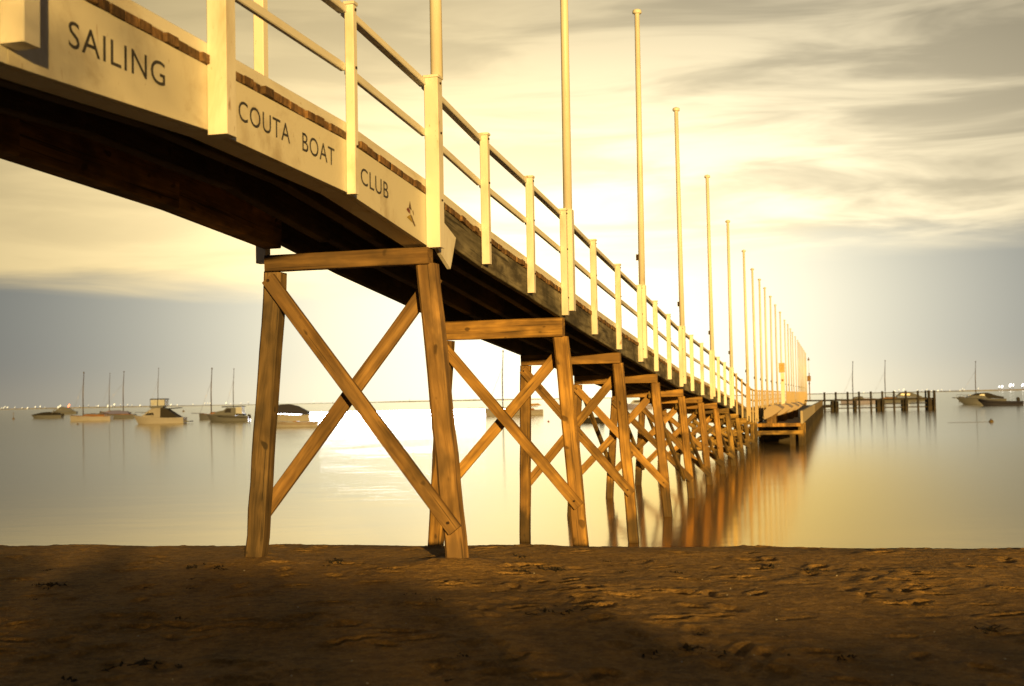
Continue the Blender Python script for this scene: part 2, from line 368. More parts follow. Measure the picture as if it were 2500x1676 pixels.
ii, jj = np.meshgrid(np.arange(nx - 1), np.arange(ny - 1)); v0 = (jj * nx + ii).ravel()
Q = np.stack([v0, v0 + 1, v0 + nx + 1, v0 + nx], -1).astype(np.int32)
me.loops.add(Q.size); me.loops.foreach_set('vertex_index', Q.ravel())
me.polygons.add(len(Q)); me.polygons.foreach_set('loop_start', np.arange(0, Q.size, 4, dtype=np.int32))
me.update(calc_edges=True); me.validate()
me.polygons.foreach_set('use_smooth', np.ones(len(Q), bool)); me.materials.append(M['sand'])
tag(mobj('beach', me), kind='structure', label='dark churned sand beach in the foreground')
def sand_at(x, y):
    i, j = min(max(np.searchsorted(gx, x), 0), nx - 1), min(max(np.searchsorted(gy, y), 0), ny - 1); return float(Z[j, i])

wv = [(-9000, 8, 0), (9000, 8, 0), (9000, 9000, 0), (-9000, 9000, 0)]
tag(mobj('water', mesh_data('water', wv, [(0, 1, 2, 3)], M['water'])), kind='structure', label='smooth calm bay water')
# far shore
V, F = [], []; NS = 260
for i in range(NS + 1):
    x = -4200 + 8400 * i / NS
    h = 1.5 + 1.2 * math.sin(i * 0.21) * math.sin(i * 0.057 + 1) + random.uniform(0, .7) + (1.2 if x > 1050 else 0)
    V += [(x, 3100, -1), (x, 3110, h), (x, 3300, h * 0.8), (x, 3310, -1)]
for i in range(NS):
    for k in range(3): F.append((i * 4 + k, i * 4 + k + 1, i * 4 + k + 5, i * 4 + k + 4))
tag(mobj('far_shore', mesh_data('far_shore', V, F, M['shore'])), kind='structure', label='low hazy shore along the horizon')

# ------------------------------------------------------------------ the jetty
KD = [3.0, 6.9, 9.2, 11.4, 13.4, 18.7, 26.0, 240.0]
KX = [-3.70, -2.655, -2.03, -1.41, -0.84, 0.72, 2.50, 54.3]
TD = [3.0, 6.9, 9.4, 11.3, 13.3, 15.1, 17.0, 18.7, 21.0, 23.4, 26.0, 33.0, 41.0, 49.0, 59.0, 63.0, 66.0, 240.0]
TZ = [5.18, 5.17, 5.12, 5.07, 4.89, 4.65, 4.45, 4.26, 4.09, 3.93, 3.77, 3.31, 2.98, 2.60, 2.03, 1.86, 1.80, 1.80]
W_DECK = 1.85
def jx(D): return float(np.interp(D, KD, KX))
def jz(D): return float(np.interp(D, TD, TZ))               # top of the kerb
def jdir(D):
    t = Vector((jx(D + 1.2) - jx(D - 1.2), 2.4, 0)).normalized()
    return t, Vector((t.y, -t.x, 0))                         # along, right
def JP(D, lat=0.0, dz=0.0, z=None):
    """point of the jetty: D out from the viewer, lat metres right of its right edge, dz above the kerb top"""
    t, n = jdir(D); return Vector((jx(D), D, jz(D) + dz if z is None else z)) + n * lat

jetty = empty('jetty', (jx(13.4), 13.4, 0.9), 'long white railed timber jetty on braced trestles with painted club sign', 'jetty')
posts_near = [4.6, 6.9, 9.2, 11.4, 13.4, 15.15, 17.0, 18.7, 21.0, 23.4, 26.0, 28.3, 30.6, 33.0, 35.6, 38.4, 41.3, 44.0, 46.6, 49.3, 52.4, 55.6, 58.8]
poles = [13.4, 18.7, 26.0, 33.0, 41.3, 49.3, 58.8, 65.2, 71.0, 76.8, 83.6, 91.6, 100.0, 111.0, 118.0, 126.0, 133.5, 143.5, 153.5, 161.0, 168.0, 175.0, 182.0, 190.0, 198.0, 205.0]
stations = list(posts_near)
for a_, b_ in zip(poles[6:], poles[7:]):
    stations += [a_ + (b_ - a_) * k / 3 for k in (1, 2, 3)]
END = stations[-1]

# deck planks: near ones one by one, the rest as one part
deck_n = 0
pl_me = []
for k in range(3):
    w = 0.142; rings = [[(x + random.uniform(-.002, .002), yy, z) for x, z in octo(w, 0.062, 0.005)] for yy in (-W_DECK + random.uniform(-.012, .012), random.uniform(-.012, .012))]
    V, F = ringmesh(rings); pl_me.append(mesh_data('plank', V, F, M['plank']))
D = 3.2; far_V, far_F = [], []
def plank_frame(D):
    t, n = jdir(D); sl = (jz(D + 0.3) - jz(D - 0.3)) / 0.6; t3 = Vector((t.x, t.y, sl)).normalized()
    mw = Matrix((t3, n, t3.cross(n))).transposed().to_4x4()
    # local x along, local y right, local z = x cross y (down); the octagon is symmetric
    c = JP(D, 0.012, -0.10 - 0.031); mw.translation = c; return mw
deck = None
mesh_first = pl_me[0]
while D < END + 0.3:
    mw = plank_frame(D)
    if deck_n < 285:
        o = bpy.data.objects.new('plank', pl_me[deck_n % 3])
        j = Matrix.Translation((0, random.uniform(-.012, .012), random.uniform(-.003, .003)))
        place(o, mw @ j, jetty)
    else:
        b0 = len(far_V)
        for yy in (-W_DECK, 0.0):
            for x, z in ((-.071, -.03), (.071, -.03), (.071, .03), (-.071, .03)): far_V.append(mw @ Vector((x, yy, z)))
        far_F += [(b0, b0 + 1, b0 + 5, b0 + 4), (b0 + 1, b0 + 2, b0 + 6, b0 + 5), (b0 + 2, b0 + 3, b0 + 7, b0 + 6), (b0 + 3, b0, b0 + 4, b0 + 7), (b0, b0 + 1, b0 + 2, b0 + 3), (b0 + 4, b0 + 5, b0 + 6, b0 + 7)]
    deck_n += 1; D += 0.152
tag(mobj('far_planks', mesh_data('far_planks', far_V, far_F, M['plank']), Matrix(), jetty), kind='stuff')

# bays: kerb, fascia or sign board, left fascia, joists, rails
def bot_near(D): return float(np.interp(D, [3.0, 6.9, 9.35, 11.4, 13.35], [4.42, 4.44, 4.525, 4.44, 4.19]))
def bot_left(D): return float(np.interp(D, [3.0, 6.9, 9.35, 11.4, 13.35], [4.50, 4.495, 4.465, 4.385, 4.24]))
ends = [3.0] + stations
signs = {}
for i, (a_, b_) in enumerate(zip(ends, ends[1:])):
    t, n = jdir((a_ + b_) / 2); gp = 0.004
    # kerb board on the deck edge
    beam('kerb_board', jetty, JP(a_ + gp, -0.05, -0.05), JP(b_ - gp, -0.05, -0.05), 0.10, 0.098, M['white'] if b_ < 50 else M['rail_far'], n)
    if b_ <= 13.5:                                          # painted sign boards
        top = -0.100 - 0.064
        pts = [JP(a_ + gp, -0.05, top), JP(b_ - gp, -0.05, top), JP(b_ - gp, -0.05, z=bot_near(b_)), JP(a_ + gp, -0.05, z=bot_near(a_))]
        s = slab('sign_board', jetty, pts, n * 0.05, M['board']); signs[round(b_, 1)] = s
        beam('sill_beam', jetty, JP(a_, -0.16, z=bot_near(a_) + 0.06), JP(b_, -0.16, z=bot_near(b_) + 0.06), 0.20, 0.115, M['board'], n)
        beam('edge_beam', jetty, JP(a_, -W_DECK + 0.10, z=bot_left(a_) + 0.26), JP(b_, -W_DECK + 0.10, z=bot_left(b_) + 0.26), 0.20, 0.50, M['timber_old'], n)
        for lt in (-0.62, -1.15):
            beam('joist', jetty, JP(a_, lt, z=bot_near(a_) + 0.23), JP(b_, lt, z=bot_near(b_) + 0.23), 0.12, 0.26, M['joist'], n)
    else:
        fh = 0.34 if b_ < 62 else 0.30
        lo = -0.164 - fh
        beam('fascia_board', jetty, JP(a_ + gp, -0.04, -0.164 - fh / 2), JP(b_ - gp, -0.04, -0.164 - fh / 2), 0.08, fh, M['fascia'], n, seg=3, wob=0.004)
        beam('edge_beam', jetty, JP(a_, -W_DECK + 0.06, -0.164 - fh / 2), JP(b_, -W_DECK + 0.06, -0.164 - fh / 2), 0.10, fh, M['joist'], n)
        if b_ < 75:
            for lt in (-0.45, -0.9, -1.35):
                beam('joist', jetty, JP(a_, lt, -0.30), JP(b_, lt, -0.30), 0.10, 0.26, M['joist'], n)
    if a_ >= 9.1:
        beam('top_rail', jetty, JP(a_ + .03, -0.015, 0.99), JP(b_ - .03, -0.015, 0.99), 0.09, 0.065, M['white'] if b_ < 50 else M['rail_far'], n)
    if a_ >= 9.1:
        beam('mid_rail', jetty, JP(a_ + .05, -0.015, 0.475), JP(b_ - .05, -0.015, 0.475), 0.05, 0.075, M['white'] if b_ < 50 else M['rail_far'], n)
# rail posts
for D in stations:
    t, n = jdir(D); up = Vector((0, 0, 1))
    if D in (6.9, 9.2):
        w, lo, hi, m_ = (0.15, bot_near(D) - 0.045 if D > 9 else 4.53, jz(D) + (1.55 if D > 9 else 1.0), M['white'])
    elif D == 4.6: w, lo, hi, m_ = 0.13, bot_near(D), jz(D) + 1.0, M['white']
    elif D == 11.4: w, lo, hi, m_ = 0.085, bot_near(D) - 0.02, jz(D) + 1.03, M['white']
    elif D == 13.4: w, lo, hi, m_ = 0.15, bot_near(13.35) - 0.02, jz(D) + 1.04, M['white']
    elif D < 50: w, lo, hi, m_ = 0.095, jz(D) - 0.47, jz(D) + 1.03, M['white']
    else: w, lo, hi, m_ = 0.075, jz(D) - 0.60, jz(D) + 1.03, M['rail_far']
    base = JP(D - (0.13 if D == 9.2 else 0.0), w / 2 + 0.004, z=lo)
    o = beam('rail_post', jetty, base, base + up * (hi - lo), w, w, m_, n, seg=2, wob=0.0015)
    if D < 60: beam('post_cap', jetty, base + up * (hi - lo) + up * .003, base + up * (hi - lo + 0.028), w + 0.02, w + 0.02, m_, n)
    if 11 < D < 34:
        for hh in (0.99, 0.475, -0.22):
            tube('bolt', jetty, [JP(D, w + 0.004, hh), JP(D, w + 0.016, hh)], 0.012, M['bolt'], 6, False)
# splice board at the end of the sign
t, n = jdir(14.0)
slab('splice_board', jetty, [JP(13.5, 0.006, -0.30), JP(14.12, 0.006, -0.42), JP(13.93, 0.006, -0.80), JP(13.5, 0.006, -0.66)], n * 0.04, M['white'])
# left-hand post beside the first trestle
t, n = jdir(13.6)
bp = JP(13.55, -W_DECK - 0.10, z=4.12)
beam('rail_post', jetty, bp, bp + Vector((0, 0, 2.9)), 0.12, 0.12, M['white'], n)

# trestles
def trestle(D, i):
    t, n = jdir(D); soff = jz(D) - 0.164 - (0.34 if D > 14 else 0.0)
    if D < 14: soff = bot_near(13.3) - 0.02
    ch = 0.17 if i == 0 else (0.27 if i == 1 else 0.19)
    ztop = soff - ch; cw = 0.16
    m_ = (M['timber_old'] if i == 0 else M['timber']) if D < 45 else M['pile']
    right0, left0 = JP(D, 0.02), JP(D, -1.78)
    zc = soff - ch / 2
    cap = beam('trestle', jetty, JP(D, -1.80, z=zc) - t * 0.085, JP(D, 0.03, z=zc) - t * 0.085, cw, ch, m_, t, seg=4, wob=0.003)
    flat = D > 62
    sp = 0.30 if not flat else 0.03                         # splay of each leg over its height
    Lw = 0.20 if D < 20 else 0.185
    legs = []
    for sgn, lat in ((1, -0.03), (-1, -1.745)):
        topp = JP(D, lat, z=ztop + (0.0 if not flat else 0.1)) - t * 0.0
        foot = JP(D, lat + sgn * sp * (1.0 if i != 2 or sgn > 0 else 0.35), z=0)
        gz = float(beach_z(foot.x, foot.y)); foot.z = max(gz, -2.0) - 0.3
        if i > 1: foot.z = max(foot.z, -1.3)
        wb = 0.012 if (i == 0 and sgn < 0) else 0.006
        l = beam('leg', cap, foot, topp + Vector((0, 0, 0.0)), Lw, Lw, M['timber_grey'] if (i == 0 and sgn < 0) else m_, n, seg=12, wob=wb, ch=0.028)
        legs.append((foot, topp))
    if not flat or D < 75:
        zb = max(1.38 - 0.042 * (D - 13.4), 0.35); zt = ztop - 0.10
        def legpt(k, z):
            f, tp = legs[k]; return f + (tp - f) * ((z - f.z) / (tp.z - f.z))
        if zt - zb > 0.5:
            off = t * (Lw / 2 + 0.035)
            fa, fb = legpt(1, zt), legpt(0, zb); ra, rb = legpt(0, zt - 0.05), legpt(1, zb + 0.08)
            d1 = (fb - fa).normalized(); d2 = (rb - ra).normalized()
            beam('brace', cap, fa - off - d1 * 0.03, fb - off + d1 * 0.10, 0.068, 0.155, m_, t, seg=4, wob=0.003)
            beam('brace', cap, ra + off - d2 * 0.05, rb + off + d2 * 0.10, 0.068, 0.155, m_, t, seg=4, wob=0.003)
            if D < 32:
                for c_ in (fa, fb):
                    tube('bolt', cap, [c_ - off * 1.0 - t * 0.034, c_ - off - t * 0.05], 0.016, M['bolt'], 6, False)
    return cap, legs, n
tD = [13.45] + [18.75 + 4.95 * k for k in range(10)] + [66.0 + 5.0 * k for k in range(28)]
made = [trestle(D, i) for i, D in enumerate(tD)]
for i in range(3, 11):                                        # walers and lengthwise braces out over the water
    cap, legs, n = made[i]; nxt = made[i + 1][1]
    def lp(lg, k, z): return lg[k][0] + (lg[k][1] - lg[k][0]) * ((z - lg[k][0].z) / (lg[k][1].z - lg[k][0].z))
    t = jdir(tD[i])[0]; zw = 0.85 - 0.03 * i
    if i > 6: beam('waler', cap, lp(legs, 1, zw) - t * 0.20, lp(legs, 0, zw) - t * 0.20, 0.07, 0.15, M['pile'], t, seg=3, wob=0.003)
    for k, sg in ((1, 1), (0, -1)):
        zt_ = legs[k][1].z - 0.25
        beam('brace', cap, lp(legs, k, zt_) + n * sg * 0.14, lp(nxt, k, 0.5) + n * sg * 0.14, 0.07, 0.14, M['pile'], n, seg=3, wob=0.003)

# lettering on the boards
def board_word(board, txt, D0, D1, z0, z1, caph):
    cu = bpy.data.curves.new('lettering', 'FONT'); cu.body = txt; cu.resolution_u = 4; cu.space_character = 1.08
    tmp = bpy.data.objects.new('tmp', cu); COL.objects.link(tmp)
    dg = bpy.context.evaluated_depsgraph_get(); me = bpy.data.meshes.new_from_object(tmp.evaluated_get(dg))
    bpy.data.objects.remove(tmp)
    co = np.empty(len(me.vertices) * 3); me.vertices.foreach_get('co', co); co = co.reshape(-1, 3)
    p0, p1 = JP(D0, 0.0, z=z0), JP(D1, 0.0, z=z1); t, n = jdir((D0 + D1) / 2)
    x = (p1 - p0); L = x.length; x.normalize(); up = Vector((0, 0, 1))
    lo, hi = co.min(0), co.max(0)
    co[:, 0] = (co[:, 0] - lo[0]) * (L / (hi[0] - lo[0])); co[:, 1] = (co[:, 1]) * (caph / 0.729) if False else (co[:, 1] - lo[1]) * (caph / (hi[1] - lo[1])); co[:, 2] = 0
    nn = x.cross(up).normalized()
    P = np.array([p0 + x * c_[0] + up * c_[1] + nn * 0.003 for c_ in co])
    me.vertices.foreach_set('co', P.ravel()); me.materials.clear(); me.materials.append(M['letter']); me.update()
    o = place(bpy.data.objects.new('lettering', me), Matrix(), board); o['label'] = 'black painted capitals on the board'
board_word(signs[9.2], 'SAILING', 7.43, 8.46, 4.675, 4.68, 0.158)
board_word(signs[11.4], 'COUTA', 9.45, 10.28, 4.675, 4.655, 0.152)
board_word(signs[11.4], 'BOAT', 10.50, 11.12, 4.645, 4.62, 0.152)
board_word(signs[13.4], 'CLUB', 11.68, 12.33, 4.565, 4.515, 0.155)
# boat emblem at the end of the board
def emblem(pts, mat):
    t, n = jdir(12.9); V = [JP(12.9 + u * .8, 0.0, z=4.48 - u * 0.1 + v * .8) + n * 0.003 for u, v in pts]
    slab('emblem', signs[13.4], V, n * 0.002, mat)
emblem([(-0.06, 0.03), (-0.015, 0.125), (0.035, 0.025)], M['emb_brown'])
emblem([(-0.13, -0.005), (-0.09, 0.028), (-0.02, 0.012), (-0.01, -0.03), (-0.08, -0.025)], M['emb_red'])
emblem([(0.07, 0.03), (0.085, 0.04), (0.11, 0.0), (0.10, -0.02)], M['emb_brown'])
emblem([(-0.13, -0.10), (-0.01, -0.04), (0.06, -0.12)], M['emb_yel'])
emblem([(0.0, -0.035), (0.035, -0.04), (0.16, -0.135), (0.14, -0.15), (0.08, -0.12)], M['emb_brown'])

# ------------------------------------------------------------------ flagpoles
ORD = ['first', 'second', 'third', 'fourth', 'fifth', 'sixth', 'seventh', 'eighth', 'ninth', 'tenth', 'eleventh', 'twelfth', 'thirteenth', 'fourteenth', 'fifteenth', 'sixteenth', 'seventeenth', 'eighteenth', 'nineteenth', 'twentieth', 'twenty-first', 'twenty-second', 'twenty-third', 'twenty-fourth', 'twenty-fifth', 'twenty-sixth']
for k, D in enumerate(poles):
    t, n = jdir(D); dd = D + (0.16 if k else 0.10); wq = 0.15
    hi = jz(D) + (6.55 if D < 55 else 7.0); lo = jz(D) - 0.40
    c = JP(dd, 0.085 if k else 0.085, z=lo)
    e = empty('flagpole', c, f'tall white flagpole with round cap, {ORD[k]} from the beach', 'flagpole', 'flagpoles along the jetty rail')
    if D > 55: wq = 0.11
    if k: beam('base_post', e, c, c + Vector((0, 0, 1.46)), wq, wq, M['pole'] if D < 55 else M['rail_far'], n)
    b0 = c + Vector((0, 0, 1.46))
    r0, r1 = 0.066, 0.050
    lean = Vector((random.uniform(-.03, .03), 0, 0))
    tube('shaft', e, [b0, b0 + (Vector((c.x, c.y, hi)) - b0) * 0.5 + lean * .5, Vector((c.x, c.y, hi)) + lean], [r0, (r0 + r1) / 2, r1], M['pole'], 12)
    tp = Vector((c.x, c.y, hi)) + lean
    tube('pole_cap', e, [tp + Vector((0, 0, z)) for z in (0.002, 0.03, 0.075, 0.10)], [0.085, 0.095, 0.085, 0.03], M['pole'], 12)
    if k > 1: beam('cleat', e, b0 + Vector((-0.085, -0.03, 0.5)), b0 + Vector((-0.085, -0.03, 0.62)), 0.05, 0.04, M['bolt'], n)

# yellow sign on its post
D = 100.0; c = at_depth(1909, 898, D); t, n = jdir(D)
e = empty('pole_sign', JP(D, 0.1, 0.0), 'small yellow rectangular sign on a thick post halfway along the flagpoles', 'sign')
beam('post', e, JP(D, 0.17, -0.2), JP(D, 0.17, 2.4), 0.30, 0.2, M['pole'], n)
f = slab('panel', e, [c + n * -0.24 + Vector((0, 0, -.38)), c + n * .21 + Vector((0, 0, -.38)), c + n * .21 + Vector((0, 0, .36)), c + n * -0.24 + Vector((0, 0, .36))], -t * 0.04, M['sign_yellow'])
pts = [c - t * 0.05 + n * u + Vector((0, 0, v)) for u, v in ((-.11, .12), (-.04, .19), (.06, .17), (.08, .08), (.0, -.02), (-.10, -.12), (.10, -.12))]
tube('figure', f, pts, 0.018, M['sign_mark'], 6)
tube('reflector', e, [JP(D, 0.17, 1.85) - t * 0.13, JP(D, 0.17, 1.85) - t * 0.10], 0.09, M['sign_mark'], 12)
# sign and lantern at the far end
D = 205.0; t, n = jdir(D); c = JP(D + 1.0, 0.5, -0.2)
e = empty('end_sign', c, 'dark sign board on a post at the far end of the jetty', 'sign')
beam('post', e, c, c + Vector((0, 0, 4.2)), 0.16, 0.16, M['timber_old'], n)
slab('panel', e, [c + n * u + Vector((0, 0, v)) - t * 0.1 for u, v in ((-.32, 2.9), (.24, 2.9), (.24, 3.75), (-.32, 3.75))], -t * 0.05, M['timber_old'])
tube('reflector', e, [c - t * 0.12 + Vector((0, 0, 2.6)), c - t * 0.08 + Vector((0, 0, 2.6))], 0.14, M['timber_old'], 10)
c2 = JP(D + 2.4, 0.45, -0.2)
e = empty('light_beacon', c2, 'slim beacon mast with a conical head at the jetty end', 'beacon')
tube('mast', e, [c2, c2 + Vector((0, 0, 6.2))], 0.03, M['pole'], 8)
tube('lantern', e, [c2 + Vector((0, 0, z)) for z in (6.2, 6.22, 6.42, 6.72)], [0.04, 0.2, 0.12, 0.02], M['timber_old'], 10)

# ------------------------------------------------------------------ landing platform beside the jetty
D0, D1 = 66.0, 168.0
def LP(D, lat, z):
    t, n = jdir(D); return Vector((jx(D) + (2.25 + (D - 66) * 0.004), D, z)) + n * lat      # lat from its right edge
plat = empty('landing_stage', LP(D0, -1, 0), 'low concrete landing stage beside the jetty with pale side walls', 'landing stage')
t, n = jdir(90)
slab('floor', plat, [LP(D0, -2.2, 1.02), LP(D0, -0.02, 1.02), LP(D1, -0.02, 1.02), LP(D1, -2.6, 1.02)], (0, 0, 0.08), M['conc'])
slab('front_edge', plat, [LP(D0 - .06, -2.2, 0.96), LP(D0 - .06, 0.0, 0.96), LP(D0 - .06, 0.0, 1.13), LP(D0 - .06, -2.2, 1.13)], t * 0.05, M['timber'])
for a_ in np.arange(66.0, 104.0, 9.5):
    slab('side_wall', plat, [LP(a_ + .01, 0.0, 1.11), LP(a_ + 9.48, 0.0, 1.11), LP(a_ + 9.48, 0.0, 1.74), LP(a_ + .01, 0.0, 1.74)], n * 0.12, M['conc'])
for a_ in np.arange(104.0, 166.0, 10.6):
    slab('side_wall', plat, [LP(a_ + .01, 0.0, 1.11), LP(a_ + 10.58, 0.0, 1.11), LP(a_ + 10.58, 0.0, 1.74), LP(a_ + .01, 0.0, 1.74)], n * 0.12, M['conc_dim'])  # weaker lamplight on the far wall is put into a darker colour
beam('cross_beam', plat, LP(D0 + .1, -2.2, 0.66), LP(D0 + .1, 0.1, 0.66), 0.2, 0.2, M['pile'], t)
for D in np.arange(66.2, 168, 2.6):
    beam('pile', plat, LP(D, 0.02, -1.2), LP(D, 0.02, 1.09), 0.30, 0.30, M['pile'] if D < 70 else M['dark_wood'], n)  # past the front piles, shade under the stage is put into the dark colour
beam('pile', plat, LP(66.2, -0.42, -1.2), LP(66.2, -0.42, 0.55), 0.28, 0.28, M['pile'], n)
for D in np.arange(66.6, 168, 12.0):
    beam('wale', plat, LP(D, 0.08, 0.72), LP(D + 11.8, 0.08, 0.72), 0.10, 0.62, M['dark_wood'], n)  # dark colour carries the shade below the side wall
slab('void_shade', plat, [LP(72, -2.2, -0.8), LP(72, -0.1, -0.8), LP(72, -0.1, 1.0), LP(72, -2.2, 1.0)], t * 0.1, M['dark_wood'])  # dark sheet painted for the shade deep under the stage

# ------------------------------------------------------------------ boats: shared shapes
def hull_mesh(name, L, B, fb, fs, mat, rake=0.5, draft=0.35, full=2.4, sheer=2.0, nst=14, flare=0.12):
    rings = []
    for i in range(nst + 1):
        u = i / nst
        hb = B / 2 * (0.84 + 0.16 * min(1, u / 0.35)) * (1 - max(0.0, (u - 0.42) / 0.58) ** full)
        hb = max(hb, 0.012); zs = fs + (fb - fs) * u ** sheer - 0.05 * math.sin(math.pi * u)
        pr = []
        for yy, z in ((-1, zs), (-1 + flare, zs * 0.45), (-0.82, 0.02), (-0.55, -draft * 0.6), (0, -draft), (0.55, -draft * 0.6), (0.82, 0.02), (1 - flare, zs * 0.45), (1, zs)):
            k = (z + draft) / (zs + draft)
            pr.append((-L / 2 + L * u - rake * (1 - k) * u ** 3, hb * yy, z))
        pr.append((-L / 2 + L * u, 0, zs + 0.04))
        rings.append(pr)
    V, F = ringmesh(rings); return mesh_data(name, V, F, mat, False)
def profile(name, parent, pts, wb, wt, mat, y0=0.0):
    """cabin-like solid: side outline (x, z) with width wb at its foot and wt at its top"""
    zs = [z for _, z in pts]; z0, z1 = min(zs), max(zs)
    hw = lambda z: (wb + (wt - wb) * ((z - z0) / max(z1 - z0, 1e-6))) / 2
    V, F = ringmesh([[(x, y0 - hw(z), z) for x, z in pts], [(x, y0 + hw(z), z) for x, z in pts]])
    return mobj(name, mesh_data(name, V, F, mat), WM[parent], parent)
def bar(name, parent, pts, r, mat, n=6, base=None):
    w = WM[base or parent]; return tube(name, parent, [w @ Vector(p_) for p_ in pts], r, mat, n)
def boat(px0, px1, py, label, name='boat', cat='boat', yaw=180.0, group='boats moored in the bay'):
    """a floating boat spanning px0..px1 at waterline py in the photo: real place and length on the water"""
    c = on_water((px0 + px1) / 2, py); L = abs(px1 - px0) * c.y / FPX
    return empty(name, c, label, cat, group, R(yaw)), L
def add_hull(e, L, B, fb, fs, mat, stripe=True, **k):
    h = mobj('hull', hull_mesh('hull', L, B, fb, fs, mat, **k), WM[e], e)
    if stripe:
        V, F = [], []
    return h
def mast(e, x, H, r=0.10, stay=None, L=7):
    m_ = bar('mast', e, [(x, 0, 0.3), (x, 0, H * 0.6), (x - 0.02 * H, 0, H)], [r, r * 0.9, r * 0.55], M['mast'])
    bar('masthead', m_, [(x - 0.02 * H, 0, H), (x - 0.02 * H, 0, H + 0.28)], r * 1.1, M['mast'], 6, e)
    for sx_ in (stay or []): bar('stay', e, [(sx_, 0, 0.7), (x - 0.014 * H, 0, H * 0.78)], 0.018, M['alu'], 4)
def toe_rail(e, L, B, fb, x0=0.1):
    pts = [(x0 * L, B * 0.42, fb + .38), (0.3 * L, B * 0.30, fb + .48), (0.47 * L, 0, fb + .52), (0.3 * L, -B * 0.30, fb + .48), (x0 * L, -B * .42, fb + .38)]
    r_ = bar('bow_rail', e, pts, 0.028, M['alu'], 5)
    for p_ in pts: bar('stanchion', r_, [(p_[0] * .98, p_[1], fb * .85), p_], 0.022, M['alu'], 4, e)
def outboard(e, x, z=0.5):
    o = profile('outboard', e, [(x - .22, z - .1), (x - .30, z + .25), (x - .2, z + .55), (x + .12, z + .6), (x + .22, z + .3), (x + .12, z - .1)], 0.42, 0.34, M['black'])
    profile('leg', o, [(x - .12, -0.3), (x - .14, z - .12), (x + .08, z - .12), (x + .04, -0.3)], 0.16, 0.16, M['black'])

# A dark covered runabout, far left
e, L = boat(76, 152, 1021.5, 'low dark covered runabout at the far left of the moored boats')
add_hull(e, L, 2.3, 0.9, 0.75, M['hull_grey'], rake=1.0)
profile('cover', e, [(-L * .46, .72), (-L * .40, 1.25), (-L * .05, 1.55), (L * .12, 1.45), (L * .42, .95), (L * .40, .80)], 2.2, 1.0, M['black'])
bar('arch', e, [(-L * .2, -.9, .9), (-L * .28, -.8, 2.2), (-L * .28, .8, 2.2), (-L * .2, .9, .9)], 0.05, M['alu']); outboard(e, -L * .52)
# B grey motorboat behind it
e, L = boat(128, 188, 1011.5, 'grey motorboat with sloping canopy just behind the low dark runabout')
add_hull(e, L, 2.8, 1.3, 1.0, M['hull_grey'], rake=1.2)
profile('canopy', e, [(-L * .40, 1.0), (-L * .20, 2.2), (L * .08, 2.9), (L * .20, 2.5), (L * .34, 1.25)], 2.5, 1.5, M['hull_grey']); toe_rail(e, L, 2.8, 1.2)
# C couta boat
def couta(e, L, H, mx, hullm, sprit=True):
    add_hull(e, L, 2.7, 1.05, 0.85, hullm, rake=0.12, full=2.0, sheer=1.6)
    h = bar('rubbing_strake', e, [(-L * .49, -1.1, .80), (-L * .1, -1.38, .84), (L * .25, -1.0, .92), (L * .49, -.05, 1.06)], 0.05, M['varnish'])
    bar('rubbing_strake', e, [(-L * .49, 1.1, .80), (-L * .1, 1.38, .84), (L * .25, 1.0, .92), (L * .49, .05, 1.06)], 0.05, M['varnish'])
    profile('coaming', e, [(-L * .36, .85), (-L * .34, 1.12), (L * .1, 1.22), (L * .18, 1.0)], 1.7, 1.5, M['varnish'])
    mast(e, mx, H, 0.11, [L * .49])
    bar('boom', e, [(mx, 0, 1.25), (-L * .42, 0, 1.3)], 0.055, M['mast'])
    if sprit: bar('bowsprit', e, [(L * .35, 0, 1.05), (L * .5 + 1.4, 0, 1.15)], 0.05, M['mast'])
e, L = boat(171, 273, 1028, 'pale wooden sailing boat with bare mast left of the flybridge cruiser')
couta(e, L, 8.9, L * .5 - 32 / 102 * L, M['hull_cream'], False)
# D sailing boat with lilac cover
e, L = boat(238, 330, 1022, 'sailing boat under a lilac cover with a tall bare mast')
couta(e, L, 10.0, L * .5 - 63 / 92 * L, M['hull_grey'])
profile('cover', e, [(-L * .38, .95), (-L * .30, 1.5), (L * .05, 1.75), (L * .38, 1.2), (L * .40, 1.0)], 2.2, .7, M['cover_lilac'])
# E far yacht, its mast between the two sailing boats
e, L = boat(243, 300, 1013, 'small far yacht whose thin mast stands between two sailing boats')
couta(e, L, 13.0, L * .5 - 24 / 57 * L, M['hull_grey'], False)
# F flybridge cruiser
e, L = boat(326, 452, 1035, 'cream flybridge motor cruiser with dark roofed top and black canvas aft')
add_hull(e, L, 2.9, 1.25, 0.85, M['hull_cream'], rake=0.9)
cb = profile('cabin', e, [(L * .30, 1.1), (L * .20, 1.75), (L * .12, 2.2), (-L * .06, 2.3), (-L * .06, .9), (L * .25, .95)], 2.3, 1.8, M['hull_cream'])
for s_ in (-1, 1): profile('window', cb, [(L * .24, 1.25), (L * .18, 1.62), (L * .08, 1.62), (L * .06, 1.25)], .03, .03, M['glass'], s_ * 1.12)
profile('canvas', e, [(-L * .06, .88), (-L * .055, 2.28), (-L * .16, 2.2), (-L * .34, 1.25), (-L * .42, .9)], 2.5, 1.9, M['black'])
fb_ = profile('flybridge', e, [(L * .13, 2.22), (L * .17, 2.55), (-L * .12, 2.62), (-L * .10, 2.3)], 1.9, 2.0, M['hull_grey'])
profile('roof', fb_, [(L * .155, 3.48), (L * .13, 3.62), (-L * .15, 3.62), (-L * .17, 3.48)], 2.0, 1.9, M['black'])
for x_ in (L * .14, 0.0, -L * .14):
    for s_ in (-1, 1): bar('roof_post', fb_, [(x_, s_ * .9, 2.58), (x_, s_ * .92, 3.5)], 0.03, M['black'], 5)
